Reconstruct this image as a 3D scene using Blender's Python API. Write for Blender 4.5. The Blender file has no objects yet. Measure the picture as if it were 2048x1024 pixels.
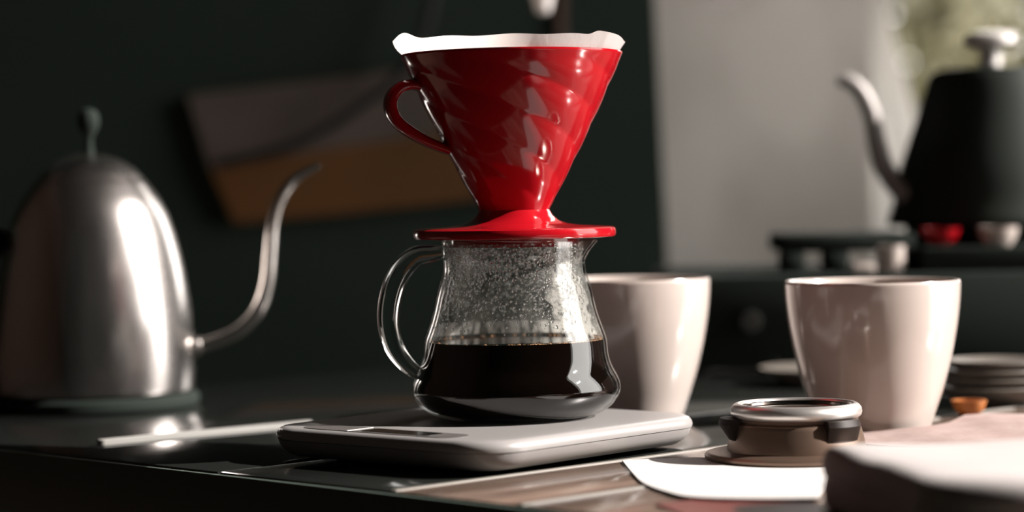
import bpy, bmesh, math, random
import numpy as np
from mathutils import Vector, Matrix

random.seed(7)
rng = np.random.default_rng(7)
S = bpy.context.scene
COL = S.collection
PI = math.pi

# ------------------------------------------------------------------ camera
FPX = 4836.0                                   # focal length in pixels of the 2048 px frame (85 mm on 36 mm)
PITCH = math.atan((512 - 385) / FPX)
ROLL = math.radians(1.0)
EYE = Vector((0.0, -1.27, 0.136))              # table top is z = 0
_R0 = Vector((1, 0, 0)); FWD = Vector((0, math.cos(PITCH), -math.sin(PITCH))); _U0 = Vector((0, math.sin(PITCH), math.cos(PITCH)))
RGT = _R0 * math.cos(ROLL) - _U0 * math.sin(ROLL)
UPV = _R0 * math.sin(ROLL) + _U0 * math.cos(ROLL)
cam_d = bpy.data.cameras.new('camera')
cam_d.sensor_width = 36; cam_d.lens = FPX / 2048 * 36
cam_d.clip_start = 0.02; cam_d.clip_end = 100
cam_d.dof.use_dof = True
cam_d.dof.focus_distance = 1.225
cam_d.dof.aperture_fstop = 4.0
cam = bpy.data.objects.new('camera', cam_d)
COL.objects.link(cam)
m3 = Matrix((RGT, UPV, -FWD)).transposed()
cam.matrix_world = Matrix.Translation(EYE) @ m3.to_4x4()
S.camera = cam

def at(px, py, d):
    """a real point at depth d metres, used to measure the place from the photograph"""
    v = FWD + RGT * ((px - 1024) / FPX) - UPV * ((py - 512) / FPX)
    return EYE + v * d
PXM = 1 / FPX                                   # metres per pixel per metre of depth

# ------------------------------------------------------------------ light
SUN_AZ, SUN_EL = 84.0, 32.0
w = bpy.data.worlds.new('daylight'); S.world = w; w.use_nodes = True
bg = w.node_tree.nodes['Background']
bg.inputs['Color'].default_value = (1.0, 0.96, 0.92, 1)
bg.inputs['Strength'].default_value = 5.5
sun_d = bpy.data.lights.new('sun', 'SUN'); sun_d.energy = 13.0; sun_d.angle = math.radians(0.8); sun_d.color = (1.0, 0.93, 0.88)
sun = bpy.data.objects.new('sun', sun_d); COL.objects.link(sun)
_az, _el = math.radians(SUN_AZ), math.radians(SUN_EL)
Ldir = Vector((math.sin(_az) * math.cos(_el), -math.cos(_az) * math.cos(_el), math.sin(_el)))
sun.rotation_euler = Ldir.to_track_quat('Z', 'Y').to_euler()
sun.location = Ldir * 6
vs = S.view_settings
vs.view_transform = 'Standard'; vs.look = 'None'; vs.exposure = 0.0; vs.gamma = 1.0; vs.use_curve_mapping = False

# ------------------------------------------------------------------ materials
def mat(name, col, rough=0.5, metal=0.0, coat=0.0, trans=0.0, ior=1.5, spec=0.5, aniso=0.0, sss=0.0, emit=None):
    m = bpy.data.materials.new(name); m.use_nodes = True
    b = m.node_tree.nodes['Principled BSDF']
    b.inputs['Base Color'].default_value = (*col, 1)
    b.inputs['Roughness'].default_value = rough
    b.inputs['Metallic'].default_value = metal
    b.inputs['Coat Weight'].default_value = coat
    b.inputs['Coat Roughness'].default_value = 0.04
    b.inputs['Transmission Weight'].default_value = trans
    b.inputs['IOR'].default_value = ior
    b.inputs['Specular IOR Level'].default_value = spec
    b.inputs['Anisotropic'].default_value = aniso
    if sss:
        b.inputs['Subsurface Weight'].default_value = sss
        b.inputs['Subsurface Radius'].default_value = (0.01, 0.003, 0.002)
        b.inputs['Subsurface Scale'].default_value = 0.4
    return m

def nodes(m): return m.node_tree.nodes, m.node_tree.links, m.node_tree.nodes['Principled BSDF']

def noise_colour(m, c1, c2, scale=8.0, detail=4.0, stretch=(1, 1, 1), lo=0.35, hi=0.65):
    n, l, b = nodes(m)
    tc = n.new('ShaderNodeTexCoord'); mp = n.new('ShaderNodeMapping'); mp.inputs['Scale'].default_value = stretch
    nz = n.new('ShaderNodeTexNoise'); nz.inputs['Scale'].default_value = scale; nz.inputs['Detail'].default_value = detail
    r = n.new('ShaderNodeValToRGB')
    r.color_ramp.elements[0].position = lo; r.color_ramp.elements[1].position = hi
    r.color_ramp.elements[0].color = (*c1, 1); r.color_ramp.elements[1].color = (*c2, 1)
    l.new(tc.outputs['Object'], mp.inputs['Vector']); l.new(mp.outputs[0], nz.inputs['Vector'])
    l.new(nz.outputs['Fac'], r.inputs['Fac']); l.new(r.outputs['Color'], b.inputs['Base Color'])
    return nz

def noise_bump(m, scale=60.0, strength=0.2, dist=0.001, detail=3.0, stretch=(1, 1, 1)):
    n, l, b = nodes(m)
    tc = n.new('ShaderNodeTexCoord'); mp = n.new('ShaderNodeMapping'); mp.inputs['Scale'].default_value = stretch
    nz = n.new('ShaderNodeTexNoise'); nz.inputs['Scale'].default_value = scale; nz.inputs['Detail'].default_value = detail
    bp = n.new('ShaderNodeBump'); bp.inputs['Strength'].default_value = strength; bp.inputs['Distance'].default_value = dist
    l.new(tc.outputs['Object'], mp.inputs['Vector']); l.new(mp.outputs[0], nz.inputs['Vector'])
    l.new(nz.outputs['Fac'], bp.inputs['Height']); l.new(bp.outputs[0], b.inputs['Normal'])

def noise_rough(m, lo, hi, scale=10.0, stretch=(1, 1, 1)):
    n, l, b = nodes(m)
    tc = n.new('ShaderNodeTexCoord'); mp = n.new('ShaderNodeMapping'); mp.inputs['Scale'].default_value = stretch
    nz = n.new('ShaderNodeTexNoise'); nz.inputs['Scale'].default_value = scale; nz.inputs['Detail'].default_value = 5
    mr = n.new('ShaderNodeMapRange'); mr.inputs['From Min'].default_value = 0.3; mr.inputs['From Max'].default_value = 0.7
    mr.inputs['To Min'].default_value = lo; mr.inputs['To Max'].default_value = hi
    l.new(tc.outputs['Object'], mp.inputs['Vector']); l.new(mp.outputs[0], nz.inputs['Vector'])
    l.new(nz.outputs['Fac'], mr.inputs['Value']); l.new(mr.outputs[0], b.inputs['Roughness'])

def add_translucent(m, fac, col):
    """mix in a translucent lobe: thin paper, cloth and frosted sheets let daylight through"""
    n, l, b = nodes(m)
    t = n.new('ShaderNodeBsdfTranslucent'); t.inputs['Color'].default_value = (*col, 1)
    mx = n.new('ShaderNodeMixShader'); mx.inputs['Fac'].default_value = fac
    out = n['Material Output']
    l.new(b.outputs[0], mx.inputs[1]); l.new(t.outputs[0], mx.inputs[2]); l.new(mx.outputs[0], out.inputs['Surface'])

M = {}
M['red'] = mat('red_glossy_plastic', (0.30, 0.0042, 0.0085), 0.12, coat=0.2)
M['glass'] = mat('clear_glass', (1, 1, 1), 0.0, trans=1.0, ior=1.47)
def thin_glass(name, ior=1.47, tint=(0.96, 0.97, 0.96)):
    m = bpy.data.materials.new(name); m.use_nodes = True; n, l = m.node_tree.nodes, m.node_tree.links
    n.remove(n['Principled BSDF'])
    tr = n.new('ShaderNodeBsdfTransparent'); tr.inputs['Color'].default_value = (*tint, 1)
    gl = n.new('ShaderNodeBsdfGlossy'); gl.inputs['Roughness'].default_value = 0.015
    lw = n.new('ShaderNodeLayerWeight'); pw = n.new('ShaderNodeMath'); pw.operation = 'POWER'; pw.inputs[1].default_value = 4.5
    lw.inputs['Blend'].default_value = .5
    fr = n.new('ShaderNodeMapRange'); fr.inputs['To Min'].default_value = .08; fr.inputs['To Max'].default_value = .9
    l.new(lw.outputs['Facing'], pw.inputs[0]); l.new(pw.outputs[0], fr.inputs['Value'])
    mx = n.new('ShaderNodeMixShader')
    l.new(fr.outputs[0], mx.inputs['Fac']); l.new(tr.outputs[0], mx.inputs[1]); l.new(gl.outputs[0], mx.inputs[2])
    l.new(mx.outputs[0], n['Material Output'].inputs['Surface'])
    return m
def mist_glints(name):
    # fine condensation: part of the surface is covered with scattering micro drops
    m = bpy.data.materials.new(name); m.use_nodes = True; n, l = m.node_tree.nodes, m.node_tree.links
    n.remove(n['Principled BSDF'])
    tr = n.new('ShaderNodeBsdfTransparent')
    df = n.new('ShaderNodeBsdfDiffuse'); df.inputs['Color'].default_value = (.8, .76, .73, 1)
    tl = n.new('ShaderNodeBsdfTranslucent'); tl.inputs['Color'].default_value = (.85, .80, .76, 1)
    mm = n.new('ShaderNodeMixShader'); mm.inputs['Fac'].default_value = .6
    tc = n.new('ShaderNodeTexCoord'); mp = n.new('ShaderNodeMapping'); mp.inputs['Scale'].default_value = (1, 1, .45)
    nz = n.new('ShaderNodeTexNoise'); nz.inputs['Scale'].default_value = 75; nz.inputs['Detail'].default_value = 3
    n2 = n.new('ShaderNodeTexNoise'); n2.inputs['Scale'].default_value = 1500; n2.inputs['Detail'].default_value = 1
    mr = n.new('ShaderNodeMapRange'); mr.inputs['From Min'].default_value = .36; mr.inputs['From Max'].default_value = .66; mr.inputs['To Max'].default_value = .27
    m2 = n.new('ShaderNodeMapRange'); m2.inputs['From Min'].default_value = .35; m2.inputs['From Max'].default_value = .65; m2.inputs['To Min'].default_value = .7
    mu = n.new('ShaderNodeMath'); mu.operation = 'MULTIPLY'
    mx = n.new('ShaderNodeMixShader')
    l.new(tc.outputs['Object'], mp.inputs[0]); l.new(mp.outputs[0], nz.inputs['Vector']); l.new(tc.outputs['Object'], n2.inputs['Vector'])
    l.new(nz.outputs['Fac'], mr.inputs['Value']); l.new(n2.outputs['Fac'], m2.inputs['Value'])
    # white sun highlight on the spout side, painted as denser condensation
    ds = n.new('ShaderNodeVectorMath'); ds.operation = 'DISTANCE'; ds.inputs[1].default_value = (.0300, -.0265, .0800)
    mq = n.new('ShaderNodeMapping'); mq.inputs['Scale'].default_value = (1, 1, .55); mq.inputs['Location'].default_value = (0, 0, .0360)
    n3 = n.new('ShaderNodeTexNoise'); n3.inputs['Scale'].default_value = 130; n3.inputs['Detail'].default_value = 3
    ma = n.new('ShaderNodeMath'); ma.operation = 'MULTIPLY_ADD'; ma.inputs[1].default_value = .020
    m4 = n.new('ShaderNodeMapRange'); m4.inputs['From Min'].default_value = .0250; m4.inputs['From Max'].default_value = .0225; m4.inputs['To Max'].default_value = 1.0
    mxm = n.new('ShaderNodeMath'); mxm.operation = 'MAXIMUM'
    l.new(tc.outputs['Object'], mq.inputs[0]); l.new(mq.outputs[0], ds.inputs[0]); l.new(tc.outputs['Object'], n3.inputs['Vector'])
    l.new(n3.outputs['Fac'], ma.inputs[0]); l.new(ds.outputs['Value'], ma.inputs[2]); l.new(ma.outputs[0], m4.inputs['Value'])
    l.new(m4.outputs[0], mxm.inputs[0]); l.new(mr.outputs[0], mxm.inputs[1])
    sx = n.new('ShaderNodeSeparateXYZ'); l.new(tc.outputs['Object'], sx.inputs[0])  # streaky pale reflection above the coffee, painted as condensation on the back wall
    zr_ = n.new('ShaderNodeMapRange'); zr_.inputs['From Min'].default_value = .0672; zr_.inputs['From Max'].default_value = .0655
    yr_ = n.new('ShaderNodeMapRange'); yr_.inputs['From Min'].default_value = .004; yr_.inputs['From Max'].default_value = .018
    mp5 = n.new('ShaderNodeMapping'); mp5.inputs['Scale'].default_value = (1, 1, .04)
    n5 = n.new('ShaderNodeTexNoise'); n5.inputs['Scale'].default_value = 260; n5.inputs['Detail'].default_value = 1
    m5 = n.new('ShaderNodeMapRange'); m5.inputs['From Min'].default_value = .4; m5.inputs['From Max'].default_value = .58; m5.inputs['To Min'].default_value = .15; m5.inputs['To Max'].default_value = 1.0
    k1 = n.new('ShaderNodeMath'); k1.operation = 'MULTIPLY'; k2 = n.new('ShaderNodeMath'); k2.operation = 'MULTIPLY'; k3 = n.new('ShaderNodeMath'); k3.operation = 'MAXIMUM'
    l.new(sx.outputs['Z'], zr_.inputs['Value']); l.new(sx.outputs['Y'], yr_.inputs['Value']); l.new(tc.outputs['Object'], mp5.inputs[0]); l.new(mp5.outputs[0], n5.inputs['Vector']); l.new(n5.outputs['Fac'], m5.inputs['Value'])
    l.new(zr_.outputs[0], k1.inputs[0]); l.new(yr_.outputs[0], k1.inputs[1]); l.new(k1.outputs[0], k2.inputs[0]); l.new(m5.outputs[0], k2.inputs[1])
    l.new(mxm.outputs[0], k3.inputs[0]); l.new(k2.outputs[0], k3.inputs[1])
    l.new(k3.outputs[0], mu.inputs[0]); l.new(m2.outputs[0], mu.inputs[1])
    l.new(df.outputs[0], mm.inputs[1]); l.new(tl.outputs[0], mm.inputs[2])
    l.new(mu.outputs[0], mx.inputs['Fac']); l.new(tr.outputs[0], mx.inputs[1]); l.new(mm.outputs[0], mx.inputs[2])
    l.new(mx.outputs[0], n['Material Output'].inputs['Surface'])
    return m
M['thin_glass'] = thin_glass('server_glass')
M['mist_glints'] = mist_glints('condensation_and_glints')
M['drop'] = mat('water_drops', (1, 1, 1), 0.02, trans=1.0, ior=1.33)
M['coffee'] = mat('black_coffee', (0.0025, 0.0014, 0.001), 0.03, ior=1.33)
M['bubble'] = mat('coffee_foam', (0.45, 0.25, 0.14), 0.1, coat=0.5)
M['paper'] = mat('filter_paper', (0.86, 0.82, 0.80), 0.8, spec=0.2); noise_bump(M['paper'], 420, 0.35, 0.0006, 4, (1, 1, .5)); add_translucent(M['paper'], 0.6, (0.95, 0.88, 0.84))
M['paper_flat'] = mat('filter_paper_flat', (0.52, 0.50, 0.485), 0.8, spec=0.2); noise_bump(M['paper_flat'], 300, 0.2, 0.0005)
M['scale_white'] = mat('scale_white_plastic', (0.245, 0.233, 0.228), 0.32)
M['scale_line'] = mat('scale_grey_print', (0.75, 0.72, 0.68), 0.3)
M['display'] = mat('display_black', (0.012, 0.012, 0.011), 0.12)
M['display_grey'] = mat('display_smoke', (0.11, 0.10, 0.095), 0.3)
M['rubber'] = mat('black_rubber', (0.012, 0.013, 0.012), 0.6)
M['ceramic'] = mat('white_ceramic', (0.45, 0.39, 0.355), 0.18, coat=0.6)
M['steel'] = mat('brushed_steel', (0.54, 0.505, 0.485), 0.2, metal=1.0); noise_rough(M['steel'], 0.22, 0.26, 60, (1, 1, .03))
M['steel_polish'] = mat('polished_steel', (0.62, 0.58, 0.55), 0.22, metal=1.0)
M['steel_dark'] = mat('brown_steel', (0.20, 0.135, 0.10), 0.36, metal=0.75)
M['black'] = mat('black_enamel', (0.013, 0.017, 0.014), 0.65, spec=0.15)
M['steel_grey'] = mat('satin_grey_steel', (0.26, 0.24, 0.23), 0.5, metal=0.25)
M['knob_silver'] = mat('satin_silver', (0.60, 0.57, 0.55), 0.42, metal=0.5)
M['black_matte'] = mat('black_matte', (0.014, 0.019, 0.016), 0.8, spec=0.12)
M['lug'] = mat('dark_bronze', (0.014, 0.009, 0.007), 0.5, spec=0.2)
M['steel_basket'] = mat('basket_steel', (0.30, 0.25, 0.22), 0.16, metal=1.0)
M['rim_steel'] = mat('rim_steel', (0.74, 0.70, 0.67), 0.33, metal=0.85)
M['black_gloss'] = mat('black_gloss', (0.010, 0.011, 0.010), 0.25)
M['table_black'] = mat('table_black_lacquer', (0.012, 0.013, 0.012), 0.09); noise_rough(M['table_black'], 0.06, 0.16, 25)
M['table_brown'] = mat('table_brown_lacquer', (0.13, 0.085, 0.06), 0.14); noise_colour(M['table_brown'], (0.24, 0.17, 0.135), (0.10, 0.068, 0.052), 9, 5, (1, 6, 1)); noise_rough(M['table_brown'], 0.09, 0.22, 14)
M['inlay'] = mat('inlay_metal', (0.20, 0.185, 0.16), 0.5)
M['table_core'] = mat('table_core', (0.075, 0.098, 0.083), 0.6, spec=0.2)
M['cloth'] = mat('white_cloth', (0.44, 0.41, 0.40), 0.9, spec=0.1); noise_bump(M['cloth'], 700, 0.3, 0.0008)
M['kraft'] = mat('pink_napkin', (0.56, 0.41, 0.37), 0.9, spec=0.1); noise_colour(M['kraft'], (0.30, 0.222, 0.203), (0.35, 0.27, 0.25), 55, 5); noise_bump(M['kraft'], 160, 0.4, 0.001)
M['red_card'] = mat('red_card', (0.11, 0.018, 0.013), 0.4)
M['stick'] = mat('pale_stick', (0.22, 0.215, 0.20), 0.5)
M['wall_dark'] = mat('dark_green_wall', (0.020, 0.028, 0.023), 0.85, spec=0.15); noise_colour(M['wall_dark'], (0.024, 0.036, 0.029), (0.031, 0.042, 0.035), 3)
M['wall_brown'] = mat('brown_wood_wall', (0.20, 0.12, 0.08), 0.7); noise_colour(M['wall_brown'], (0.085, 0.046, 0.028), (0.05, 0.027, 0.017), 3, 5, (1, 8, 1))
M['floor'] = mat('dark_wood_floor', (0.12, 0.075, 0.05), 0.5); noise_colour(M['floor'], (0.050, 0.050, 0.042), (0.032, 0.034, 0.028), 4, 5, (8, 1, 1))
M['ceiling'] = mat('dark_ceiling', (0.06, 0.055, 0.05), 0.9)
M['frame'] = mat('window_frame_dark', (0.03, 0.03, 0.028), 0.5)
M['panel'] = mat('grey_translucent_panel', (0.30, 0.285, 0.265), 0.55, spec=0.2)
noise_colour(M['panel'], (0.34, 0.315, 0.285), (0.70, 0.675, 0.645), 5.0, 2, (1, 1, .7), 0.38, 0.62); add_translucent(M['panel'], 0.5, (0.60, 0.575, 0.545))
M['curtain'] = mat('sheer_curtain', (0.66, 0.63, 0.61), 0.9, spec=0.05); add_translucent(M['curtain'], 0.5, (0.66, 0.64, 0.60))
M['leaf'] = mat('leaf_green', (0.12, 0.13, 0.05), 0.6); noise_colour(M['leaf'], (0.035, 0.038, 0.012), (0.13, 0.115, 0.055), 1.8); add_translucent(M['leaf'], 0.35, (0.11, 0.105, 0.045))
M['bark'] = mat('bark', (0.09, 0.07, 0.05), 0.9)
M['ground'] = mat('pale_paving', (0.38, 0.36, 0.32), 0.9)
M['poster_grey'] = mat('poster_taupe', (0.23, 0.165, 0.14), 0.8, spec=0.1); noise_colour(M['poster_grey'], (0.155, 0.12, 0.105), (0.09, 0.075, 0.065), 4, 3)
M['poster_orange'] = mat('poster_ochre', (0.28, 0.12, 0.04), 0.8, spec=0.1); noise_colour(M['poster_orange'], (0.18, 0.08, 0.03), (0.11, 0.06, 0.026), 4, 3)
M['orange'] = mat('orange_reflection_tint', (0.36, 0.12, 0.03), 0.3)
M['grey_plate'] = mat('grey_stoneware', (0.13, 0.115, 0.10), 0.35); 
M['batten'] = mat('brown_batten', (0.14, 0.08, 0.06), 0.7)
M['note'] = mat('pale_note', (0.80, 0.70, 0.68), 0.8)
M['bulb'] = mat('opal_glass', (0.80, 0.76, 0.74), 0.25); add_translucent(M['bulb'], 0.3, (0.9, 0.85, 0.8))
M['brass'] = mat('dark_socket', (0.05, 0.04, 0.03), 0.4, metal=0.6)

# ------------------------------------------------------------------ mesh helpers
def finish(name, bm, m, parent=None, smooth=True, angle=38):
    bmesh.ops.recalc_face_normals(bm, faces=bm.faces[:])
    if smooth:
        a = math.radians(angle)
        for e in bm.edges:
            e.smooth = not (len(e.link_faces) == 2 and e.calc_face_angle(0) > a)
        for f in bm.faces: f.smooth = True
    me = bpy.data.meshes.new(name); bm.to_mesh(me); bm.free()
    if m: me.materials.append(m)
    o = bpy.data.objects.new(name, me); COL.objects.link(o)
    if parent: o.parent = parent
    return o

def tag(o, label, cat, group=None):
    o['label'] = label; o['category'] = cat
    if group: o['group'] = group
    return o

def thing(name, label, cat, loc=(0, 0, 0), rotz=0.0, group=None):
    o = bpy.data.objects.new(name, None); COL.objects.link(o)
    o.empty_display_size = 0.02
    o.location = loc; o.rotation_euler = (0, 0, rotz)
    return tag(o, label, cat, group)

def struct(name, bm, m, parent=None, smooth=False):
    o = finish(name, bm, m, parent, smooth)
    o['kind'] = 'structure'
    return o

def lathe_bm(profile, n=96, bm=None, centre=(0, 0, 0), rfun=None):
    """closed or open profile of (r, z); rfun(r, z, theta) -> (x, y, z) may reshape"""
    bm = bm or bmesh.new(); rings = []
    for (r, z) in profile:
        if r < 1e-6:
            rings.append([bm.verts.new((centre[0], centre[1], centre[2] + z))]); continue
        ring = []
        for i in range(n):
            t = 2 * PI * i / n
            x, y, zz = rfun(r, z, t) if rfun else (r * math.cos(t), r * math.sin(t), z)
            ring.append(bm.verts.new((centre[0] + x, centre[1] + y, centre[2] + zz)))
        rings.append(ring)
    for a, b in zip(rings, rings[1:]):
        if len(a) == 1 and len(b) == 1: continue
        for i in range(n):
            j = (i + 1) % n
            if len(a) == 1: bm.faces.new((a[0], b[i], b[j]))
            elif len(b) == 1: bm.faces.new((a[i], a[j], b[0]))
            else: bm.faces.new((a[i], a[j], b[j], b[i]))
    return bm

def catmull(pts, k=6):
    pts = [np.array(p, float) for p in pts]
    P = [2 * pts[0] - pts[1]] + pts + [2 * pts[-1] - pts[-2]]
    out = []
    for i in range(1, len(P) - 2):
        p0, p1, p2, p3 = P[i - 1], P[i], P[i + 1], P[i + 2]
        for s in range(k):
            t = s / k
            out.append(0.5 * (2 * p1 + (p2 - p0) * t + (2 * p0 - 5 * p1 + 4 * p2 - p3) * t * t + (3 * p1 - p0 - 3 * p2 + p3) * t ** 3))
    out.append(pts[-1])
    return out

def tube_bm(path, ra, rb=None, n=20, side=None, bm=None, power=2.0):
    """tube along path; ra along the in-plane normal, rb along 'side' (superellipse section)"""
    bm = bm or bmesh.new()
    path = [Vector(p) for p in path]; k = len(path)
    ra = ra if hasattr(ra, '__len__') else [ra] * k
    rb = ra if rb is None else (rb if hasattr(rb, '__len__') else [rb] * k)
    rings = []; prev = None
    for i, p in enumerate(path):
        t = (path[min(i + 1, k - 1)] - path[max(i - 1, 0)]).normalized()
        if side is not None: s = Vector(side)
        else:
            s = prev if prev is not None else (Vector((0, 1, 0)) if abs(t.y) < .9 else Vector((1, 0, 0)))
        s = (s - t * s.dot(t)).normalized(); prev = s
        nn = t.cross(s)
        ring = []
        for j in range(n):
            a = 2 * PI * j / n; ca, sa = math.cos(a), math.sin(a)
            e = 2.0 / power
            ca = math.copysign(abs(ca) ** e, ca); sa = math.copysign(abs(sa) ** e, sa)
            ring.append(bm.verts.new(p + nn * (ra[i] * ca) + s * (rb[i] * sa)))
        rings.append(ring)
    for a, b in zip(rings, rings[1:]):
        for j in range(n):
            bm.faces.new((a[j], a[(j + 1) % n], b[(j + 1) % n], b[j]))
    bm.faces.new(rings[0][::-1]); bm.faces.new(rings[-1])
    return bm

def box_bm(x0, x1, y0, y1, z0, z1, bevel=0.0, bm=None, segs=2):
    own = bmesh.new()
    vs_ = [own.verts.new((x, y, z)) for z in (z0, z1) for y in (y0, y1) for x in (x0, x1)]
    for f in ((0, 2, 3, 1), (4, 5, 7, 6), (0, 1, 5, 4), (2, 6, 7, 3), (0, 4, 6, 2), (1, 3, 7, 5)):
        own.faces.new([vs_[i] for i in f])
    if bevel: bmesh.ops.bevel(own, geom=own.edges[:], offset=bevel, segments=segs, affect='EDGES', profile=0.5)
    if bm is None: return own
    me = bpy.data.meshes.new('tmp'); own.to_mesh(me); own.free(); bm.from_mesh(me); bpy.data.meshes.remove(me)
    return bm

def rrect(a, b, rc, n=10):
    pts = []
    for (sx, sy, t0) in ((1, 1, 0), (-1, 1, 90), (-1, -1, 180), (1, -1, 270)):
        for i in range(n + 1):
            t = math.radians(t0 + 90 * i / n)
            pts.append((sx * (a - rc) + rc * math.cos(t), sy * (b - rc) + rc * math.sin(t)))
    return pts

def stack_bm(layers, cap_bottom=True, cap_top=True):
    """layers: list of (outline points, z) with the same count"""
    bm = bmesh.new(); rings = [[bm.verts.new((x, y, z)) for x, y in pts] for pts, z in layers]
    n = len(rings[0])
    for a, b in zip(rings, rings[1:]):
        for i in range(n): bm.faces.new((a[i], a[(i + 1) % n], b[(i + 1) % n], b[i]))
    if cap_bottom: bm.faces.new(rings[0][::-1])
    if cap_top: bm.faces.new(rings[-1])
    return bm

def copy_tree(root, loc, rotz=None, **props):
    r = root.copy(); COL.objects.link(r); r.location = loc
    if rotz is not None: r.rotation_euler = (0, 0, rotz)
    for k, v in props.items(): r[k] = v
    for ch in list(root.children):
        c = ch.copy(); COL.objects.link(c); c.parent = r
        for g in ch.children:
            d = g.copy(); COL.objects.link(d); d.parent = c
    return r

# ================================================================== SETTING
ZF, ZC = -0.75, 2.6
X0, X1, Y0, Y1 = -1.9, 2.3, -3.0, 1.75
struct('floor', box_bm(X0 - .1, X1 + .1, Y0 - .1, Y1 + .1, ZF - .05, ZF), M['floor'])
struct('ceiling', box_bm(X0 - .1, X1 + .1, Y0 - .1, Y1 + .1, ZC, ZC + .05), M['ceiling'])
struct('wall_left', box_bm(X0 - .1, X0, Y0, Y1, ZF, ZC), M['wall_brown'])
struct('wall_front', box_bm(X0, X1, Y0 - .1, Y0, ZF, ZC), M['wall_dark'])
# right wall with the big window the sun comes through
WY0, WY1, WZ0, WZ1 = -0.70, 0.75, -0.20, 2.3
b = bmesh.new()
box_bm(X1, X1 + .1, Y0, WY0, ZF, ZC, bm=b); box_bm(X1, X1 + .1, WY1, Y1, ZF, ZC, bm=b)
box_bm(X1, X1 + .1, WY0, WY1, ZF, WZ0, bm=b); box_bm(X1, X1 + .1, WY0, WY1, WZ1, ZC, bm=b)
struct('wall_right', b, M['wall_brown'])
b = bmesh.new()
for y in (WY0 + .02, WY1 - .02): box_bm(X1 + .02, X1 + .08, y - .02, y + .02, WZ0, WZ1, bm=b)
for z in (WZ0 + .02, WZ1 - .02): box_bm(X1 + .02, X1 + .08, WY0 + .04, WY1 - .04, z - .02, z + .02, bm=b)
struct('window_1', b, M['frame'])
# back wall, open to the garden on the right
BX0, BX1, BZ0, BZ1 = 0.10, 1.30, 0.15, 1.30
b = bmesh.new()
box_bm(X0, BX0, Y1, Y1 + .1, ZF, ZC, bm=b); box_bm(BX1, X1, Y1, Y1 + .1, ZF, ZC, bm=b)
box_bm(BX0, BX1, Y1, Y1 + .1, ZF, BZ0, bm=b); box_bm(BX0, BX1, Y1, Y1 + .1, BZ1, ZC, bm=b)
struct('wall_back', b, M['wall_dark'])
b = bmesh.new()
for x in (BX0 + .02, BX1 - .02): box_bm(x - .02, x + .02, Y1 + .02, Y1 + .08, BZ0, BZ1, bm=b)
for z in (BZ0 + .02, BZ1 - .02): box_bm(BX0 + .04, BX1 - .04, Y1 + .02, Y1 + .08, z - .02, z + .02, bm=b)
struct('window_2', b, M['frame'])
struct('ground', box_bm(-8, 14, Y1 + .3, 12, ZF - .3, ZF - .2), M['ground'])
# dark partition, its right edge leaning a little
PD = 2.43
e0, e1 = at(1309, 0, PD), at(1338, 560, PD)
sl = (e1.x - e0.x) / (e1.z - e0.z)
py = e0.y
b = bmesh.new()
def edge_x(z): return e0.x + sl * (z - e0.z)
pts = [(-1.6, ZF), (edge_x(ZF), ZF), (edge_x(ZC), ZC), (-1.6, ZC)]
fr = [b.verts.new((x, py, z)) for x, z in pts]; bk = [b.verts.new((x, py + .05, z)) for x, z in pts]
b.faces.new(fr); b.faces.new(bk[::-1])
for i in range(4): b.faces.new((fr[i], bk[i], bk[(i + 1) % 4], fr[(i + 1) % 4]))
struct('wall_partition', b, M['wall_dark'])

# grey translucent panel behind
PD2 = 2.72
pl, pr = at(1290, 300, PD2), at(1746, 300, PD2)
o = finish('screen_panel', box_bm(pl.x - .03, pr.x, pl.y, pl.y + .008, ZF, 1.55, bevel=.002), M['panel'], smooth=False)
tag(o, 'grey cloudy translucent screen panel standing between dark partition and window', 'panel')
nt = at(1443, -6, PD2)
o = finish('paper_note', box_bm(nt.x - .021, nt.x + .021, pl.y - .0022, pl.y - .0012, nt.z - .008, nt.z + .05), M['note'], smooth=False)
tag(o, 'small pale pink paper note on top part of grey screen panel', 'note')

# sheer curtain: a narrow gathered strip flaring downwards
def curtain():
    bm = bmesh.new(); nx, nz = 60, 30; grid = []
    for k in range(nz + 1):
        z = 1.2 - 1.6 * k / nz
        c0 = at(1742, 300, 2.85)
        lx = c0.x
        top = at(1768, 0, 2.85); mid = at(1835, 240, 2.85)
        wd = (top.x - lx) + (mid.x - top.x) * (top.z - z) / (top.z - mid.z)
        wd = max(.012, min(wd, .13))
        row = []
        for i in range(nx + 1):
            u = i / nx
            row.append(bm.verts.new((lx + wd * u, c0.y + .007 * math.sin(u * 2 * PI * 4) * (1 + .3 * math.sin(3 * z)), z)))
        grid.append(row)
    for k in range(nz):
        for i in range(nx): bm.faces.new((grid[k][i], grid[k][i + 1], grid[k + 1][i + 1], grid[k + 1][i]))
    return bm
o = finish('sheer_curtain', curtain(), M['curtain'], angle=180)
tag(o, 'gathered white sheer curtain strip flaring beside the grey panel', 'curtain')

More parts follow.
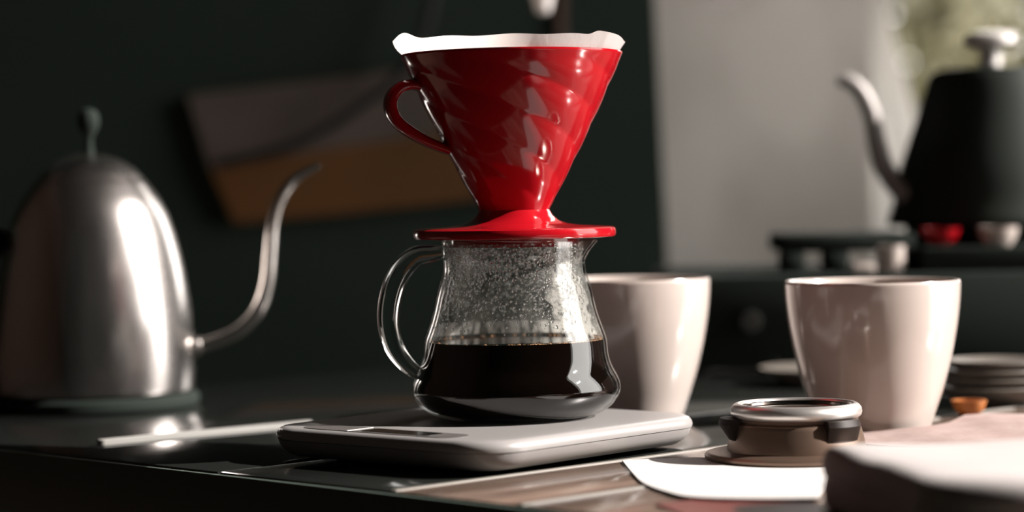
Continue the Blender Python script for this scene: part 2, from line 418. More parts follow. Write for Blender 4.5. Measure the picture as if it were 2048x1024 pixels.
# garden foliage far outside
def leaves(cx, cy, cz, rx, ry, rz, n, size, seed):
    r = np.random.default_rng(seed); bm = bmesh.new()
    for _ in range(n):
        p = r.normal(size=3); p /= np.linalg.norm(p); p *= r.uniform(.45, 1) ** .6
        c = Vector((cx + p[0] * rx, cy + p[1] * ry, cz + p[2] * rz))
        a = Vector(r.normal(size=3)).normalized(); q = a.orthogonal().normalized(); nn = a.cross(q)
        s = size * r.uniform(.6, 1.3)
        vv = [bm.verts.new(c + a * s), bm.verts.new(c + q * s * .42 + nn * s * .1), bm.verts.new(c - a * s), bm.verts.new(c - q * s * .42 + nn * s * .1)]
        bm.faces.new(vv)
    return bm
for k, (cx, cy, cz, rx, rz, n, lab) in enumerate((
        (0.78, 5.2, 0.1, .60, 1.9, 5200, 'yellow green garden shrub outside, left of the black kettle knob'),
        (1.90, 6.0, 0.1, .80, 1.35, 3600, 'blurred green garden shrub outside, right of the black kettle knob'))):
    g = thing('garden_shrub', lab, 'shrub', (cx, cy, ZF - .2), group='garden shrubs outside')
    f = finish('foliage', leaves(0, 0, cz - ZF + .2, rx, .5, rz, n, .075, 30 + k), M['leaf'], g, smooth=False); f['kind'] = 'stuff'
    finish('stem', tube_bm([(0, 0, 0), (.02, 0, .3), (0, .02, .9)], [.035, .03, .015]), M['bark'], g)

# ================================================================== TABLE
TA = math.radians(45)
T_FRONT, T_BACK, N0, N1 = -0.155, 0.985, -0.95, 0.50
table = thing('lacquered_table', 'dark lacquered plank table with pale metal inlay strips', 'table', (0, 0, 0), TA)
# local x runs along the planks (away to the right), local y across them (to the left)
seams = [-0.075 - .082 * k for k in range(9, -1, -1)] + [0.054]
seams = [N0] + [s for s in seams if N0 + .03 < s < N1 - .03] + [N1]
for i, (s0, s1) in enumerate(zip(seams, seams[1:])):
    brown = s1 < -0.07
    finish('plank', box_bm(T_FRONT, T_BACK, s0 + .0008, s1 - .0008, -.012, 0, bevel=.0012), M['table_brown' if brown else 'table_black'], table)
for s in (-0.075, -0.157):
    finish('inlay_strip', box_bm(T_FRONT + .0002, T_BACK, s - .0021, s + .0021, -.011, .0004, bevel=.0003), M['inlay'], table)
finish('edge_band', box_bm(T_FRONT - .003, T_FRONT - .0003, N0, N1, -.035, -.0012, bevel=.0008), M['table_core'], table)
finish('substrate', box_bm(T_FRONT + .006, T_BACK - .006, N0 + .006, N1 - .006, -.035, -.0125, bevel=.002), M['table_core'], table)
for x in (T_FRONT + .07, T_BACK - .07):
    for y in (N0 + .07, N1 - .07):
        finish('leg', box_bm(x - .025, x + .025, y - .025, y + .025, ZF, -.035, bevel=.003), M['table_core'], table)

# ================================================================== SCALE
SCX, SCY, SYAW = -0.0150, -0.0140, math.radians(-41)
A_, B_, RC = 0.081, 0.088, 0.026
scale_t = thing('coffee_scale', 'white flat coffee scale with black display under glass server', 'scale', (SCX, SCY, 0), SYAW)
def off(d): return rrect(A_ + d, B_ + d, RC + d)
ZS = 0.018
finish('lower_shell', stack_bm([(off(-.024), .0016), (off(-.016), .0018), (off(-.009), .0030), (off(-.0045), .0055), (off(-.0020), .0085), (off(-.0009), .0116)]), M['scale_white'], scale_t)
finish('platform', stack_bm([(off(-.0013), .01165), (off(-.0004), .0120), (off(0), .0135), (off(-.0004), .0152), (off(-.0016), .0168), (off(-.0036), .0177), (off(-.006), ZS), (off(-.02), ZS)]), M['scale_white'], scale_t)
for sx in (-1, 1):
    for sy in (-1, 1):
        finish('rubber_foot', lathe_bm([(0, 0), (.006, 0), (.0065, .0006), (.0065, .0020), (0, .0020)], 20, centre=(sx * .048, sy * .054, 0)), M['rubber'], scale_t)
# display strip along the front-left short side (local -y)
def plate(x0, x1, y0, y1, z0, z1, rc): return stack_bm([([(p[0] + (x0 + x1) / 2, p[1] + (y0 + y1) / 2) for p in rrect((x1 - x0) / 2, (y1 - y0) / 2, rc, 5)], z) for z in (z0, z1)])
finish('display_panel', plate(-.056, .050, -.0825, -.0635, ZS - .001, ZS + .00025, .009), M['display_grey'], scale_t)
finish('display_screen', plate(-.014, .032, -.0800, -.0665, ZS, ZS + .0004, .003), M['display'], scale_t)
finish('divider_line', plate(-.0205, -.0195, -.0825, -.0635, ZS, ZS + .0005, .0004), M['scale_line'], scale_t)

# ================================================================== GLASS SERVER
SRV = [(.034, .0182), (.040, .0188), (.0455, .0208), (.0506, .0242), (.0536, .0282), (.0549, .0322), (.0546, .0360), (.0532, .0398), (.0512, .0435), (.0496, .0475), (.0487, .0520), (.0484, .0560), (.0478, .0600), (.0463, .0645), (.0442, .0705), (.0425, .0765), (.0411, .0825), (.0395, .0885), (.0380, .0930), (.0373, .0968), (.0374, .1005), (.0377, .1040), (.0379, .1075), (.0380, .1108)]
TH = .0016
def smooth_prof(p, k=3): return [tuple(q) for q in catmull(p, k)]
outer = smooth_prof(SRV)
inner = []
for i, (r, z) in enumerate(outer):
    a = outer[max(i - 1, 0)]; c = outer[min(i + 1, len(outer) - 1)]
    t = np.array([c[0] - a[0], c[1] - a[1]]); t /= np.linalg.norm(t)
    inner.append((r - t[1] * TH, z + t[0] * TH))
def spout(r, z, t):
    u = max(0.0, (z - .099) / .012)
    ang = (t + PI) % (2 * PI) - PI
    k = math.exp(-(ang / .22) ** 2) * min(u, 1.0) ** 1.6
    rr = r + .0062 * k
    return rr * math.cos(t), rr * math.sin(t), z - .0010 * k
srv = thing('glass_server', 'clear glass coffee server with side handle, steamed up, on white scale', 'coffee server', (0.001, 0, 0))
prof = [(0, .0186), (.030, .0186), (.0325, .0182)] + outer + [((outer[-1][0] + inner[-1][0]) / 2, .1115)] + inner[::-1] + [(.030, .0202), (0, .0202)]
b = lathe_bm(prof, 160, rfun=spout)
gb = finish('glass_body', b, M['thin_glass'], srv, angle=60)
# handle : flat glass strap on the left
hd = 0.97 * 1.0
def hp(px, py): p = at(px, py, 1.268); return (p.x - .001, 0, p.z)
hpath = catmull([hp(884, 505), hp(862, 508), hp(832, 513), hp(803, 540), hp(783, 585), hp(776, 640), hp(786, 690), hp(810, 726), hp(840, 752)], 7)
n_ = len(hpath)
ra = [.0032 + .0028 * math.sin(PI * min(1, i / (n_ - 1) * 1.0)) ** .8 for i in range(n_)]
rb = [.0085 - .0015 * abs(2 * i / (n_ - 1) - 1) for i in range(n_)]
finish('handle', tube_bm(hpath, ra, rb, 28, side=(0, 1, 0), power=2.8), M['glass'], srv, angle=60)
# condensation: drops clinging to the inside of the glass
def inner_r(z):
    zs = [q[1] for q in inner]; rs = [q[0] for q in inner]
    return float(np.interp(z, zs, rs))
def drops(n):
    ico = bmesh.new(); bmesh.ops.create_icosphere(ico, subdivisions=2, radius=1); ico.verts.ensure_lookup_table()
    V = np.array([v.co[:] for v in ico.verts]); Fc = np.array([[v.index for v in f.verts] for f in ico.faces]); ico.free()
    vv, ff = [], []
    for i in range(n):
        z = .0635 + (.1095 - .0635) * rng.random() ** .75
        t = rng.random() * 2 * PI
        if rng.random() < .5 * (1 - (z - .0635) / .046) and math.sin(3 * t + 1) > -.2: continue
        s = .00024 + .00050 * rng.random() ** 2.2
        r = inner_r(z)
        dr = (inner_r(z + .001) - inner_r(z - .001)) / .002
        nrm = np.array([math.cos(t), math.sin(t), -dr]); nrm /= np.linalg.norm(nrm)
        tang = np.array([-math.sin(t), math.cos(t), 0]); up = np.cross(nrm, tang)
        P = V[:, :1] * nrm * s * .55 + V[:, 1:2] * tang * s + V[:, 2:3] * up * s * (1.0 + .6 * rng.random())
        c = np.array([r * math.cos(t), r * math.sin(t), z]) - nrm * s * .12
        ff.append(Fc + len(V) * len(vv)); vv.append(P + c)
    me = bpy.data.meshes.new('condensation'); me.from_pydata(np.concatenate(vv).tolist(), [], np.concatenate(ff).tolist())
    for p in me.polygons: p.use_smooth = True
    me.materials.append(M['drop'])
    o = bpy.data.objects.new('condensation', me); COL.objects.link(o); return o
o = drops(5200); o.parent = srv; o['kind'] = 'stuff'
film = [(r - .00012, z) for r, z in inner if .0590 < z < .110]
o = finish('steam_glint_film', lathe_bm(film, 128), M['mist_glints'], srv, angle=80); o['kind'] = 'stuff'  # condensation film that also carries the painted highlight and reflection

# coffee
CZ = .0580
cp = [(0, .0203), (.030, .0203)]
for (r, z) in inner:
    if .0203 < z < CZ - .0004 and r > .03: cp.append((r + .0002, z))
rc_ = inner_r(CZ)
cp += [(rc_ + .0002, CZ + .0006), (rc_ - .0006, CZ + .0001), (rc_ - .002, CZ), (0, CZ)]
cof = finish('coffee', lathe_bm(cp, 128), M['coffee'], angle=60); cof.location = (.001, 0, 0)
tag(cof, 'black brewed coffee filling the lower half of the glass server', 'coffee')
def bubbles():
    bm = bmesh.new()
    for c0, spread, n in ((-1.05, .5, 46), (-1.75, .16, 14), (1.2, 1.2, 40), (-.4, .4, 30)):
        for _ in range(n):
            t = c0 + rng.normal() * spread; s = .0004 + .0006 * rng.random()
            r = rc_ - .0010 - .0015 * rng.random()
            bmesh.ops.create_icosphere(bm, subdivisions=1, radius=s, matrix=Matrix.Translation((r * math.cos(t), r * math.sin(t), CZ + s * .3)))
    return bm
o = finish('bubbles', bubbles(), M['bubble'], cof); o['kind'] = 'stuff'

# ================================================================== DRIPPER
drip = thing('pour_over_dripper', 'glossy red cone coffee dripper with swirled ribs on glass server', 'dripper', (0.0015, 0, 0))
ZB, ZR = .1268, .2080
def flute(r, z, t):
    u = (z - ZB) / (ZR - ZB)
    env = min(1, max(0, u / .12)) * min(1, max(0, (1 - u) / .14))
    env = env * env * (3 - 2 * env)
    ph = 6 * t + 2 * PI * z / .0190
    k = (math.sin(ph / 2) ** 2 + .02) ** .4 - .66
    rr = r + .0009 * env * k * (.55 + .45 * u)
    return rr * math.cos(t), rr * math.sin(t), z
prof = []
nz = 110
for i in range(nz + 1):
    u = i / nz; z = ZB + (ZR - ZB) * u
    r = .0184 + (.0581 - .0184) * u + .0012 * math.sin(PI * u)
    prof.append((r, z))
prof += [(.0580, ZR + .0007), (.0570, ZR + .0010), (.0560, ZR + .0004), (.0550, ZR - .002), (.0155, ZB), (.0150, ZB - .004)]
b = lathe_bm(prof, 360, rfun=lambda r, z, t: flute(r, z, t) if r > .0160 + .96 * (z - ZB) * (.0581 - .0184) / (ZR - ZB) else (r * math.cos(t), r * math.sin(t), z))
finish('cone', b, M['red'], drip, angle=50)
pp = [(.0150, ZB + .0005), (.0180, ZB + .0008), (.0188, ZB - .0005), (.0202, ZB - .0030), (.0235, ZB - .0058), (.0280, ZB - .0075), (.0335, ZB - .0083), (.0440, ZB - .0090), (.0515, ZB - .0094), (.0528, ZB - .0100), (.0532, ZB - .0112), (.0532, ZB - .0132), (.0526, ZB - .0144), (.0510, ZB - .0147), (.0395, ZB - .0146), (.0340, ZB - .0146), (.0340, ZB - .0190), (.0325, ZB - .0190), (.0150, ZB - .0130), (.0150, ZB + .0005)]
finish('base_plate', lathe_bm(pp, 160), M['red'], drip, angle=45)
hz = catmull([(.0465, .1912), (.0535, .1928), (.0595, .1915), (.0642, .1868), (.0650, .1805), (.0618, .1738), (.0545, .1680), (.0455, .1630), (.0345, .1585)], 7)
ha = math.radians(180 + 14)
path = [(r * math.cos(ha), r * math.sin(ha), z) for r, z in hz]
n_ = len(path)
finish('handle', tube_bm(path, [.0024 + .0008 * math.sin(PI * i / (n_ - 1)) for i in range(n_)], [.0060 + .0014 * (1 - i / (n_ - 1)) for i in range(n_)], 24, side=(-math.sin(ha), math.cos(ha), 0), power=3.0), M['red'], drip, angle=60)

# paper filter
def filt():
    bm = bmesh.new(); n, nzz = 220, 46; o_, i_ = [], []
    for k in range(nzz + 1):
        u = k / nzz; ro, ri = [], []
        for i in range(n):
            t = 2 * PI * i / n
            ang0 = (t + PI) % (2 * PI) - PI                       # 0 = right
            angl = (t % (2 * PI)) - PI                            # 0 = left
            h = .0072 + .0002 * math.sin(5 * t + 1) + .0003 * math.sin(11 * t)
            h += .0034 * (1 / (1 + math.exp(-(.60 - abs(angl)) / .04))) - .0024 * max(0, 1 - abs(angl) / .5)
            h += (1 / (1 + math.exp(-(.80 - abs(ang0)) / .022))) * (.0030 - .0050 * max(0, 1 - abs(ang0) / .8))
            h -= .0030 * math.exp(-(angl / .07) ** 2)
            z0 = ZB + .004; zt = ZR + h
            z = z0 + (zt - z0) * u
            r = .0175 + (.0550 - .0175) * (min(z, ZR) - z0) / (ZR - z0)
            over = max(0, z - ZR + .001)
            r += over * (.55 + .22 * math.exp(-(angl / .35) ** 2) + .15 * math.exp(-(ang0 / .4) ** 2)) + over * .05 * math.sin(7 * t)
            # pressed fold edges left and right
            r += .0012 * min(1, over / .004) * (math.exp(-(angl / .07) ** 2) + .5 * math.exp(-((ang0 + .62) / .05) ** 2))
            ro.append(bm.verts.new((r * math.cos(t), r * math.sin(t), z)))
        o_.append(ro); i_.append(ri)
    for k in range(nzz):
        for i in range(n):
            j = (i + 1) % n
            bm.faces.new((o_[k][i], o_[k][j], o_[k + 1][j], o_[k + 1][i]))
    return bm
o = finish('paper_filter', filt(), M['paper'], angle=60); o.location = (.0015, 0, 0)
tag(o, 'white paper cone filter standing out above the red dripper rim', 'paper filter')

# ================================================================== CUPS
CUP = [(0, .0015), (.024, .0015), (.0265, 0), (.0300, 0), (.0315, .0012), (.0347, .010), (.0396, .024), (.0438, .040), (.0469, .056), (.0485, .069), (.0490, .0775), (.0490, .0795), (.0484, .0806), (.0474, .0806), (.0462, .0792), (.0455, .069), (.0437, .056), (.0404, .040), (.0358, .022), (.0300, .009), (.0260, .006), (0, .0055)]
cprof = smooth_prof(CUP[3:12], 4) 
cprof = CUP[:3] + cprof + CUP[12:]
def cup(x, y, lab):
    o = finish('ceramic_cup', lathe_bm(cprof, 96), M['ceramic'], angle=50)
    o.location = (x, y, 0); o.scale = (1, 1, 1.035)
    return tag(o, lab, 'cup', 'white handleless cups')
cR = at(1747, 700, 1.355); c1 = at(1259, 700, 1.45)
cup(cR.x, .085, 'white ceramic cup behind the steel portafilter, standing clear on the right')
cup(c1.x, .18, 'white ceramic cup half hidden behind the glass server')

# ================================================================== STEEL KETTLE (left)
KD = 1.59
kc = at(189, 800, KD)
kx, ky = kc.x, kc.y
def kz(y): return EYE.z - (y - 14 - 385) * PXM * KD
def kr(hw): return hw * PXM * KD
kb = thing('kettle_power_base', 'round black power base under the steel kettle', 'kettle base', (kx, ky, 0))
finish('base_disc', lathe_bm([(0, .0005), (.062, .0005), (.0665, 0), (.0685, .002), (.0685, .007), (.066, .0092), (.05, .0095), (0, .0095)], 72), M['black_matte'], kb)
finish('cord', tube_bm(catmull([(-.066, .01, .005), (-.10, .03, .004), (-.13, .06, .004), (-.15, .10, .004)], 6), .003, n=10), M['rubber'], kb)
kt = thing('steel_kettle', 'brushed steel gooseneck kettle with black lid knob on black base', 'kettle', (kx, ky, 0))
ks = smooth_prof([(kr(196), .0110), (kr(198), .0130), (kr(200), kz(720)), (kr(197), kz(640)), (kr(188), kz(570)), (kr(177), kz(512)), (kr(160), kz(450)), (kr(141), kz(406)), (kr(112), kz(364))], 5)
finish('body', lathe_bm([(0, .0098), (kr(190), .0098)] + ks + [(kr(110), kz(362.5)), (kr(106), kz(365)), (0, kz(365))], 96), M['steel'], kt, angle=40)
ld = smooth_prof([(kr(109.5), kz(361)), (kr(95), kz(345)), (kr(76), kz(330)), (kr(52), kz(317)), (kr(26), kz(310)), (kr(6), kz(308.5))], 5)
lid = finish('lid', lathe_bm([(0, kz(365)), (kr(108), kz(364))] + ld + [(0, kz(309))], 96), M['steel'], kt, angle=40)
kn = [(0, kz(310)), (.0055, kz(309)), (.0050, kz(300)), (.0042, kz(285)), (.0048, kz(272)), (.0090, kz(262)), (.0115, kz(248)), (.0112, kz(232)), (.0080, kz(221)), (.003, kz(217)), (0, kz(216.5))]
finish('knob', lathe_bm([(r * .62, z) for r, z in kn], 40), M['black_matte'], lid)
def lp(px, py, d=KD): p = at(px, py, d); return (p.x - kx, p.y - ky, p.z)
sp = catmull([lp(372, 694), lp(400, 690), lp(440, 678), lp(482, 657), lp(516, 618), lp(534, 565), lp(540, 505), lp(546, 445), lp(562, 395), lp(590, 358), lp(640, 330)], 6)
n_ = len(sp)
sr = [kr(np.interp(i / (n_ - 1), [0, .08, .25, .6, .85, 1], [17, 15, 15.5, 14, 12, 7])) for i in range(n_)]
spo = finish('spout', tube_bm(sp, sr, n=24, side=(0, 1, 0)), M['steel_polish'], kt, angle=60)
fa = [lp(380, 693), lp(396, 691), lp(404, 689)]
finish('ferrule', tube_bm(fa, [kr(25), kr(22), kr(16)], n=24, side=(0, 1, 0)), M['steel_polish'], spo)
hh = catmull([(-kr(150), 0, kz(500)), (-.078, 0, kz(450)), (-.105, 0, kz(440)), (-.118, 0, kz(500)), (-.115, 0, kz(600)), (-.100, 0, kz(690))], 6)
finish('handle', tube_bm(hh, .008, .010, 20, side=(0, 1, 0), power=3), M['black'], kt)

# stir stick
p0, p1 = Vector((-.2303, .062, 0)), Vector((-.1205, .156, 0))
dv = (p1 - p0); L = dv.length; ang = math.atan2(dv.y, dv.x)
bst = stack_bm([(rrect(L / 2 + d, .0032 + d, .003 + d, 6), z) for d, z in ((-.0004, 0), (0, .0005), (0, .0031), (-.0005, .0036))])
o = finish('stir_stick', bst, M['stick']); o.location = (p0 + p1) / 2; o.rotation_euler = (0, 0, ang)
tag(o, 'slim pale stir stick lying on dark table left of white scale', 'stick')

# ================================================================== PORTAFILTER, PAPERS
pc = at(1595, 900, 1.206)
px_, py_ = pc.x, -.063
ZP = .0011
pf = thing('portafilter_head', 'brown steel portafilter head with dark lugs and chrome rim', 'portafilter', (px_, py_, ZP))
finish('base_ring', lathe_bm([(0, 0), (.0440, 0), (.0458, .0006), (.0460, .0020), (.0450, .0030), (.0430, .0034), (.035, .0042), (0, .0042)], 80), M['steel_dark'], pf)
finish('body', lathe_bm([(0, .0042), (.0347, .0042), (.0346, .0058), (.0335, .0110), (.0322, .0155), (.0318, .0172), (.0312, .0178), (.0300, .0182), (.0298, .0190), (.0308, .0196), (.0300, .0203), (.0290, .0206), (0, .0206)], 80), M['steel_dark'], pf)
finish('rim', lathe_bm([(.0285, .0204), (.0312, .0205), (.0324, .0215), (.0328, .0232), (.0325, .0250), (.0314, .0266), (.0300, .0274), (.0288, .0275), (.0280, .0270), (.0274, .0255), (.0272, .0228), (.0278, .0215), (.0285, .0204)], 80), M['rim_steel'], pf)
finish('basket', lathe_bm([(.0273, .0262), (.0266, .0258), (.0262, .0246), (.0255, .0242), (0, .0242)], 64), M['steel_basket'], pf)
def lug(a, wdeg, r1, z0, z1):
    bm = bmesh.new(); n = 10; rows = []
    for i in range(n + 1):
        t = a + math.radians(wdeg) * (i / n - .5)
        tp = 1 - abs(2 * i / n - 1) ** 3 * .25
        rr = .030 + (r1 - .030) * tp
        rows.append([bm.verts.new((r * math.cos(t), r * math.sin(t), z)) for r, z in ((.029, z0), (.0335, z0 + .0012), (rr, z0 + (z1 - z0) * .76), (rr - .0010, z1), (.029, z1))])
    for p, q in zip(rows, rows[1:]):
        for j in range(5): bm.faces.new((p[j], p[(j + 1) % 5], q[(j + 1) % 5], q[j]))
    bm.faces.new(rows[0]); bm.faces.new(rows[-1][::-1])
    return bm
for a, r1 in ((math.radians(183), .0390), (math.radians(-52), .0375), (math.radians(68), .0375)):
    finish('lug', lug(a, 36, r1, .0080, .0205), M['lug'], pf, angle=30)

def sheet(poly, zf, nseg, thick, m, name, label, cat, angle=60):
    """thin sheet with outline poly, fan-subdivided, height zf(x, y)"""
    bm = bmesh.new()
    c = np.mean(np.array(poly), 0); rings = []
    for k in range(nseg + 1):
        u = k / nseg
        rings.append([(c[0] + (p[0] - c[0]) * u, c[1] + (p[1] - c[1]) * u) for p in poly])
    n = len(poly)
    lay = []
    for side in (0, 1):
        rs = [[bm.verts.new((c[0], c[1], zf(*c) + thick * side))]]
        for k in range(1, nseg + 1): rs.append([bm.verts.new((x, y, zf(x, y) + thick * side)) for x, y in rings[k]])
        for i in range(n):
            j = (i + 1) % n
            bm.faces.new((rs[0][0], rs[1][i], rs[1][j]))
            for k in range(1, nseg): bm.faces.new((rs[k][i], rs[k][j], rs[k + 1][j], rs[k + 1][i]))
        lay.append(rs)
    for i in range(n):
        j = (i + 1) % n
        bm.faces.new((lay[0][-1][i], lay[0][-1][j], lay[1][-1][j], lay[1][-1][i]))
    return tag(finish(name, bm, m, angle=angle), label, cat)
def curve_poly(pts, k=6, closed=True):
    q = [np.array(p, float) for p in pts]
    out = []
    N = len(q)
    for i in range(N):
        p0, p1, p2, p3 = q[i - 1], q[i], q[(i + 1) % N], q[(i + 2) % N]
        for s in range(k):
            t = s / k
            out.append(tuple(0.5 * (2 * p1 + (p2 - p0) * t + (2 * p0 - 5 * p1 + 4 * p2 - p3) * t * t + (3 * p1 - p0 - 3 * p2 + p3) * t ** 3)))
    return out
def lin_poly(pts, k=6):
    out = []
    for a, b_ in zip(pts, pts[1:] + pts[:1]):
        for s in range(k): out.append((a[0] + (b_[0] - a[0]) * s / k, a[1] + (b_[1] - a[1]) * s / k))
    return out
arc = [tuple(p) for p in catmull([(0.0534, -0.061), (0.0559, -0.1155), (0.0592, -0.1597), (0.0676, -0.1961), (0.0773, -0.2186), (0.1008, -0.2303), (0.1296, -0.2342)], 6)]
poly = arc + [(.138, -.19), (.146, -.14), (.152, -.100), (.140, -.080), (.12, -.062), (.09, -.054)]
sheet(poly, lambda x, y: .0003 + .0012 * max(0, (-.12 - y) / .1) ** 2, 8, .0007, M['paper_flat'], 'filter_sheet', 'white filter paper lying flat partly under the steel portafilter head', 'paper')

def kz_(x, y): return .0006 + .0055 * max(0, min(1, (x - .20) / .06)) * max(0, min(1, (y + .03) / .07)) + .0006 * math.sin(90 * x + 40 * y)
kp = lin_poly([(.180, -.012), (.186, .045), (.215, .050), (.24, .063), (.252, .082), (.34, .085), (.33, -.08), (.26, -.06)], 6)
sheet(kp, kz_, 10, .0012, M['kraft'], 'pink_napkin', 'pinkish brown crinkled paper napkin in front of the right cup', 'napkin')

# folded cloth in the right foreground
def cloth():
    A = [(.1305, -.250), (.1335, -.285), (.1400, -.320), (.1470, -.350), (.1530, -.372), (.175, -.385), (.205, -.388), (.24, -.38), (.262, -.33), (.270, -.27), (.255, -.236), (.22, -.232), (.18, -.236), (.15, -.238)]
    P = curve_poly(A, 7)
    c = np.mean(np.array(P), 0)
    def sc(d):
        out = []
        for x, y in P:
            v = np.array([x - c[0], y - c[1]]); l = np.linalg.norm(v); v = v * (1 + d / l); out.append((c[0] + v[0], c[1] + v[1]))
        return out
    layers = [(-.004, .0008), (-.001, .0016), (0, .0045), (.0004, .0085), (-.0004, .0115), (-.0012, .0130), (-.0002, .0146), (.0006, .0180), (.0004, .0215), (-.0008, .0242), (-.0034, .0261), (-.008, .0270), (-.020, .0272), (-.04, .0274)]
    bm = stack_bm([(sc(d), z) for d, z in layers])
    for v in bm.verts:
        v.co.z += (.0006 * math.sin(60 * v.co.x + 25 * v.co.y) + .0005 * math.sin(110 * v.co.y)) * min(1, v.co.z / .01)
    return bm
o = finish('folded_cloth', cloth(), M['cloth'], angle=80)
tag(o, 'thick folded white cloth in the right foreground', 'cloth')
sheet(lin_poly([(.060, -.232), (.085, -.214), (.128, -.228), (.128, -.29), (.075, -.29)], 3), lambda x, y: .0003, 3, .0006, M['red_card'], 'red_card', 'dark red card at table edge in front of the white filter paper', 'card')

# ================================================================== STOVE AND BLACK KETTLE (right back)
SD = 1.74
q0, q1 = at(1342, 547, SD), at(1342, 545, SD)
sx0, sy0, sz1 = q0.x, q0.y, at(1700, 548, SD).z
st = thing('camp_stove', 'low black camp stove with raised frame under the black kettle', 'stove', (0, 0, 0))
SX1 = .56
finish('body', box_bm(sx0, SX1, sy0, sy0 + .24, .006, sz1, bevel=.003), M['black_matte'], st)
for x in (sx0 + .02, SX1 - .02):
    for y in (sy0 + .02, sy0 + .22): finish('foot', lathe_bm([(0, 0), (.009, 0), (.009, .0065), (0, .0065)], 16, centre=(x, y, 0)), M['rubber'], st)
kp_ = at(1500, 643, SD)
bm = lathe_bm([(0, 0), (.0085, 0), (.0085, .006), (.0075, .0075), (0, .0078)], 32)
bmesh.ops.transform(bm, matrix=Matrix.Translation((kp_.x, sy0, kp_.z)) @ Matrix.Rotation(PI / 2, 4, 'X'), verts=bm.verts[:])
finish('knob', bm, M['black_gloss'], st)
# raised frame on top : plate, posts, right block
FD = 1.78
a0 = at(1566, 467, FD); a1 = at(1830, 467, FD)
zt, zb_ = at(1690, 468, FD).z, at(1690, 503, FD).z
finish('top_plate', box_bm(a0.x, a1.x, a0.y, a0.y + .10, zb_, zt, bevel=.002), M['black_matte'], st)
for u0, u1 in ((1566, 1611), (1653, 1698), (1812, 1830)):
    p, q = at(u0, 520, FD), at(u1, 520, FD)
    finish('post', box_bm(p.x, q.x, a0.y, a0.y + .035, sz1, zb_, bevel=.0015), M['black_matte'], st)
zr = at(1930, 491, FD).z; zk = at(1985, 452, FD).z
finish('burner_block', box_bm(a1.x, SX1, a0.y - .036, a0.y + .15, sz1, zr, bevel=.002), M['black_matte'], st)
BD = FD + .075
bc = at(1985, 455, BD)
finish('burner_ring', lathe_bm([(0, zr), (.066, zr), (.066, zk), (0, zk)], 48, centre=(bc.x, bc.y, 0)), M['black_matte'], st)

bc = at(1985, 455, BD); bx, by = bc.x, bc.y
def bz(y): return EYE.z - (y + 17 - 385) * PXM * BD
def br(h): return h * PXM * BD
bk_ = thing('black_kettle', 'matte black gooseneck kettle with silver lid knob on camp stove', 'kettle', (bx, by, 0))
bp_ = smooth_prof([(br(207), zk + .0015), (br(206), zk + .006), (br(196), bz(400)), (br(182), bz(335)), (br(150), bz(240)), (br(132), bz(180)), (br(122), bz(152))], 4)
finish('body', lathe_bm([(0, zk), (br(203), zk)] + bp_ + [(br(117), bz(146)), (0, bz(146))], 80), M['black'], bk_)
bl = finish('lid', lathe_bm([(br(113), bz(147)), (br(111), bz(141)), (br(100), bz(138)), (br(40), bz(134)), (0, bz(133))], 72), M['black'], bk_)
finish('knob', lathe_bm([(br(22), bz(136)), (br(22), bz(104)), (br(26), bz(99)), (br(46), bz(96)), (br(54), bz(88)), (br(54), bz(76)), (br(46), bz(67)), (br(20), bz(63)), (0, bz(62.5))], 48), M['knob_silver'], bl)
def bp2(px, py): p = at(px, py, BD - .02); return (p.x - bx, p.y - by, p.z)
bs = catmull([bp2(1815, 392), bp2(1788, 366), bp2(1766, 330), bp2(1754, 285), bp2(1744, 232), bp2(1726, 190), bp2(1702, 164), bp2(1676, 160)], 6)
n_ = len(bs)
finish('spout', tube_bm(bs, [br(np.interp(i / (n_ - 1), [0, .5, .9, 1], [22, 18, 15, 12])) for i in range(n_)], n=24, side=(0, 1, 0)), M['steel_grey'], bk_, angle=60)
bh = catmull([(.05, 0, bz(170)), (.085, 0, bz(150)), (.115, 0, bz(190)), (.118, 0, bz(290)), (.095, 0, bz(360))], 6)
finish('handle', tube_bm(bh, .007, .010, 18, side=(0, 1, 0), power=3), M['black'], bk_)

# small things behind / on the stove seen through its frame
def bowl(name, x, y, z, r0, r1, h, m, lab, cat):
    o = finish(name, lathe_bm([(0, 0), (r0, 0), (r0 * .3 + r1 * .7, h * .45), (r1, h), (r1 - .002, h), (r0 * .35 + r1 * .62, h * .47), (r0 * .8, .003), (0, .003)], 48), m, angle=50)
    o.location = (x, y, z); return tag(o, lab, cat)
rw = at(1880, 470, FD - .018); bowl('red_reflection_bowl', rw.x, a0.y - .018, zr, .0055, .0145, .0132, M['red'], 'small red bowl added in place of a dripper reflection, on the camp stove in front of the black kettle', 'bowl')  # bowl added in place of the red dripper's reflection
ww = at(1996, 470, FD - .018); bowl('white_bowl', ww.x, a0.y - .018, zr, .0095, .0148, .0136, M['ceramic'], 'small white bowl on the camp stove in front of the black kettle', 'bowl')
wc = at(1781, 520, SD + .022); bowl('white_cup', wc.x, sy0 + .018, sz1, .0100, .0106, .0195, M['ceramic'], 'tiny white cup on the camp stove ledge below the black spout', 'cup')
wd_ = at(1724, 530, SD + .018)
o = finish('sugar_packet', stack_bm([(rrect(.0088 + d, .0060 + d, .002, 4), z) for d, z in ((-.0006, 0), (0, .0012), (0, .0062), (-.0008, .0074))]), M['ceramic'])
o.location = (wd_.x, sy0 + .014, sz1); tag(o, 'small white sugar packet on the camp stove ledge beside the tiny cup', 'packet')

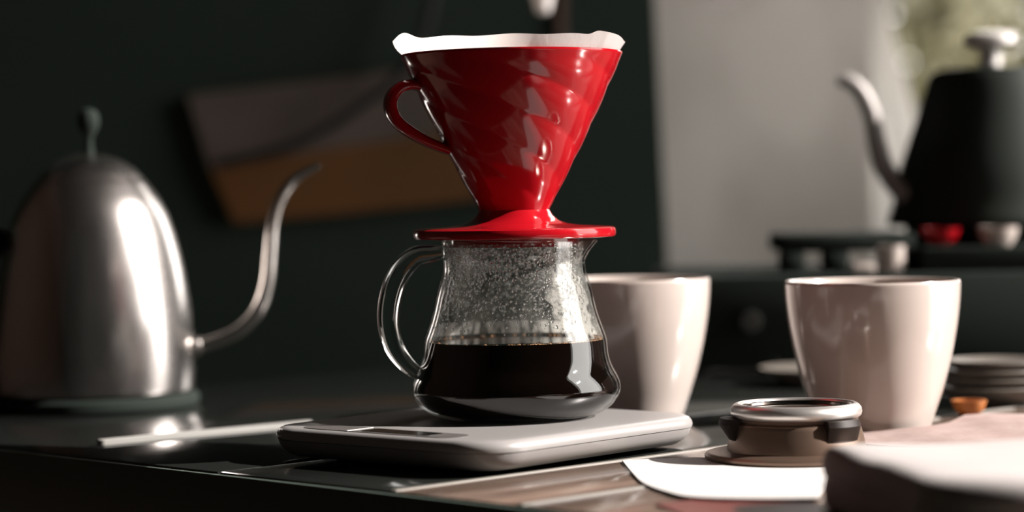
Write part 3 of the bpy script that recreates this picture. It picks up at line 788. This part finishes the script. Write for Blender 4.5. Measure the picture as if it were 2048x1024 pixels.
# saucers and orange bowl behind the right cup
def saucer(x, y, z, r, lab, group=None):
    o = finish('saucer', lathe_bm([(0, .001), (r * .5, .001), (r * .52, 0), (r * .58, 0), (r * .62, .002), (r * .97, .0095), (r, .011), (r * .985, .012), (r * .6, .0045), (0, .004)], 64), M['grey_plate'], angle=50)
    o.location = (x, y, z); return tag(o, lab, 'saucer', group)
sa = at(1650, 762, 1.68); saucer(sa.x, sa.y - .01, 0, .047, 'flat grey saucer on table behind the right white cup, left side')
sb = at(1995, 840, 1.50)
for k, lab in enumerate(('lowest', 'second', 'third', 'topmost')):
    saucer(sb.x + .002 * (k % 2), sb.y, .0052 * k, .040 - .002 * k, lab + ' grey saucer of the stack at right frame edge', 'stacked grey saucers')
so = at(1938, 815, 1.42); bowl('orange_reflection_bowl', so.x, so.y, 0.0, .005, .0105, .0095, M['orange'], 'tiny orange bowl added in place of an orange reflection, in front of the stacked grey saucers', 'bowl')  # bowl added where an orange reflection shows on the grey dishes

# ================================================================== LEFT BACKGROUND
WD = PD - .012
def wp(px, py, d=WD): p = at(px, py, d); return (p.x, py_w, p.z)
py_w = py - .004
sg = thing('painted_board', 'blurred painted board in taupe and ochre on the dark wall', 'board', (0, py_w, 0))
def quad(pts, d0, d1):
    bm = bmesh.new()
    f = [bm.verts.new((x, d0, z)) for x, z in pts]; k = [bm.verts.new((x, d1, z)) for x, z in pts]
    bm.faces.new(f); bm.faces.new(k[::-1])
    for i in range(len(pts)): j = (i + 1) % len(pts); bm.faces.new((f[i], k[i], k[j], f[j]))
    return bm
def xz(px, py): p = at(px, py, WD); return (p.x, p.z)
finish('taupe_panel', quad([xz(375, 190), xz(985, 118), xz(1000, 240), xz(900, 262), xz(640, 300), xz(420, 337)], -.012, .003), M['poster_grey'], sg, smooth=False)
finish('ochre_panel', quad([xz(420, 338), xz(640, 301), xz(900, 263), xz(1000, 241), xz(1010, 392), xz(700, 425), xz(470, 446)], -.012, .003), M['poster_orange'], sg, smooth=False)
cpth = catmull([at(430, 330, WD - .03), at(560, 300, WD - .03), at(650, 258, WD - .03), at(730, 205, WD - .03), at(800, 150, WD - .03), at(850, 60, WD - .03), at(880, -80, WD - .03)], 6)
o = finish('hanging_hose', tube_bm(cpth, .0055, n=14), M['rubber'])
tag(o, 'dark hose hanging in a curve before the painted board', 'hose')
p = at(1122, 0, WD)
o = finish('wall_batten', box_bm(p.x - .004, p.x + .004, py - .008, py + .002, .22, 1.2, bevel=.001), M['batten'], smooth=False)
tag(o, 'thin brown upright batten on dark wall above the dripper', 'batten')
pb = at(1086, 28, 2.0)
pd = thing('pendant_bulb', 'frosted pendant bulb tip hanging above and behind the dripper', 'lamp', (pb.x, pb.y, pb.z))
finish('bulb', lathe_bm(smooth_prof([(.0002, 0), (.0045, .0008), (.0062, .004), (.0075, .010), (.011, .020), (.016, .034), (.018, .048), (.013, .066), (.010, .075)], 3) + [(0, .075)], 40), M['bulb'], pd)
finish('socket', lathe_bm([(0, .074), (.012, .074), (.013, .078), (.013, .105), (.006, .112), (0, .112)], 32), M['brass'], pd)
finish('cable', tube_bm([(0, 0, .11), (0, 0, 1.0), (0, 0, ZC - pb.z)], .0025, n=10), M['rubber'], pd)
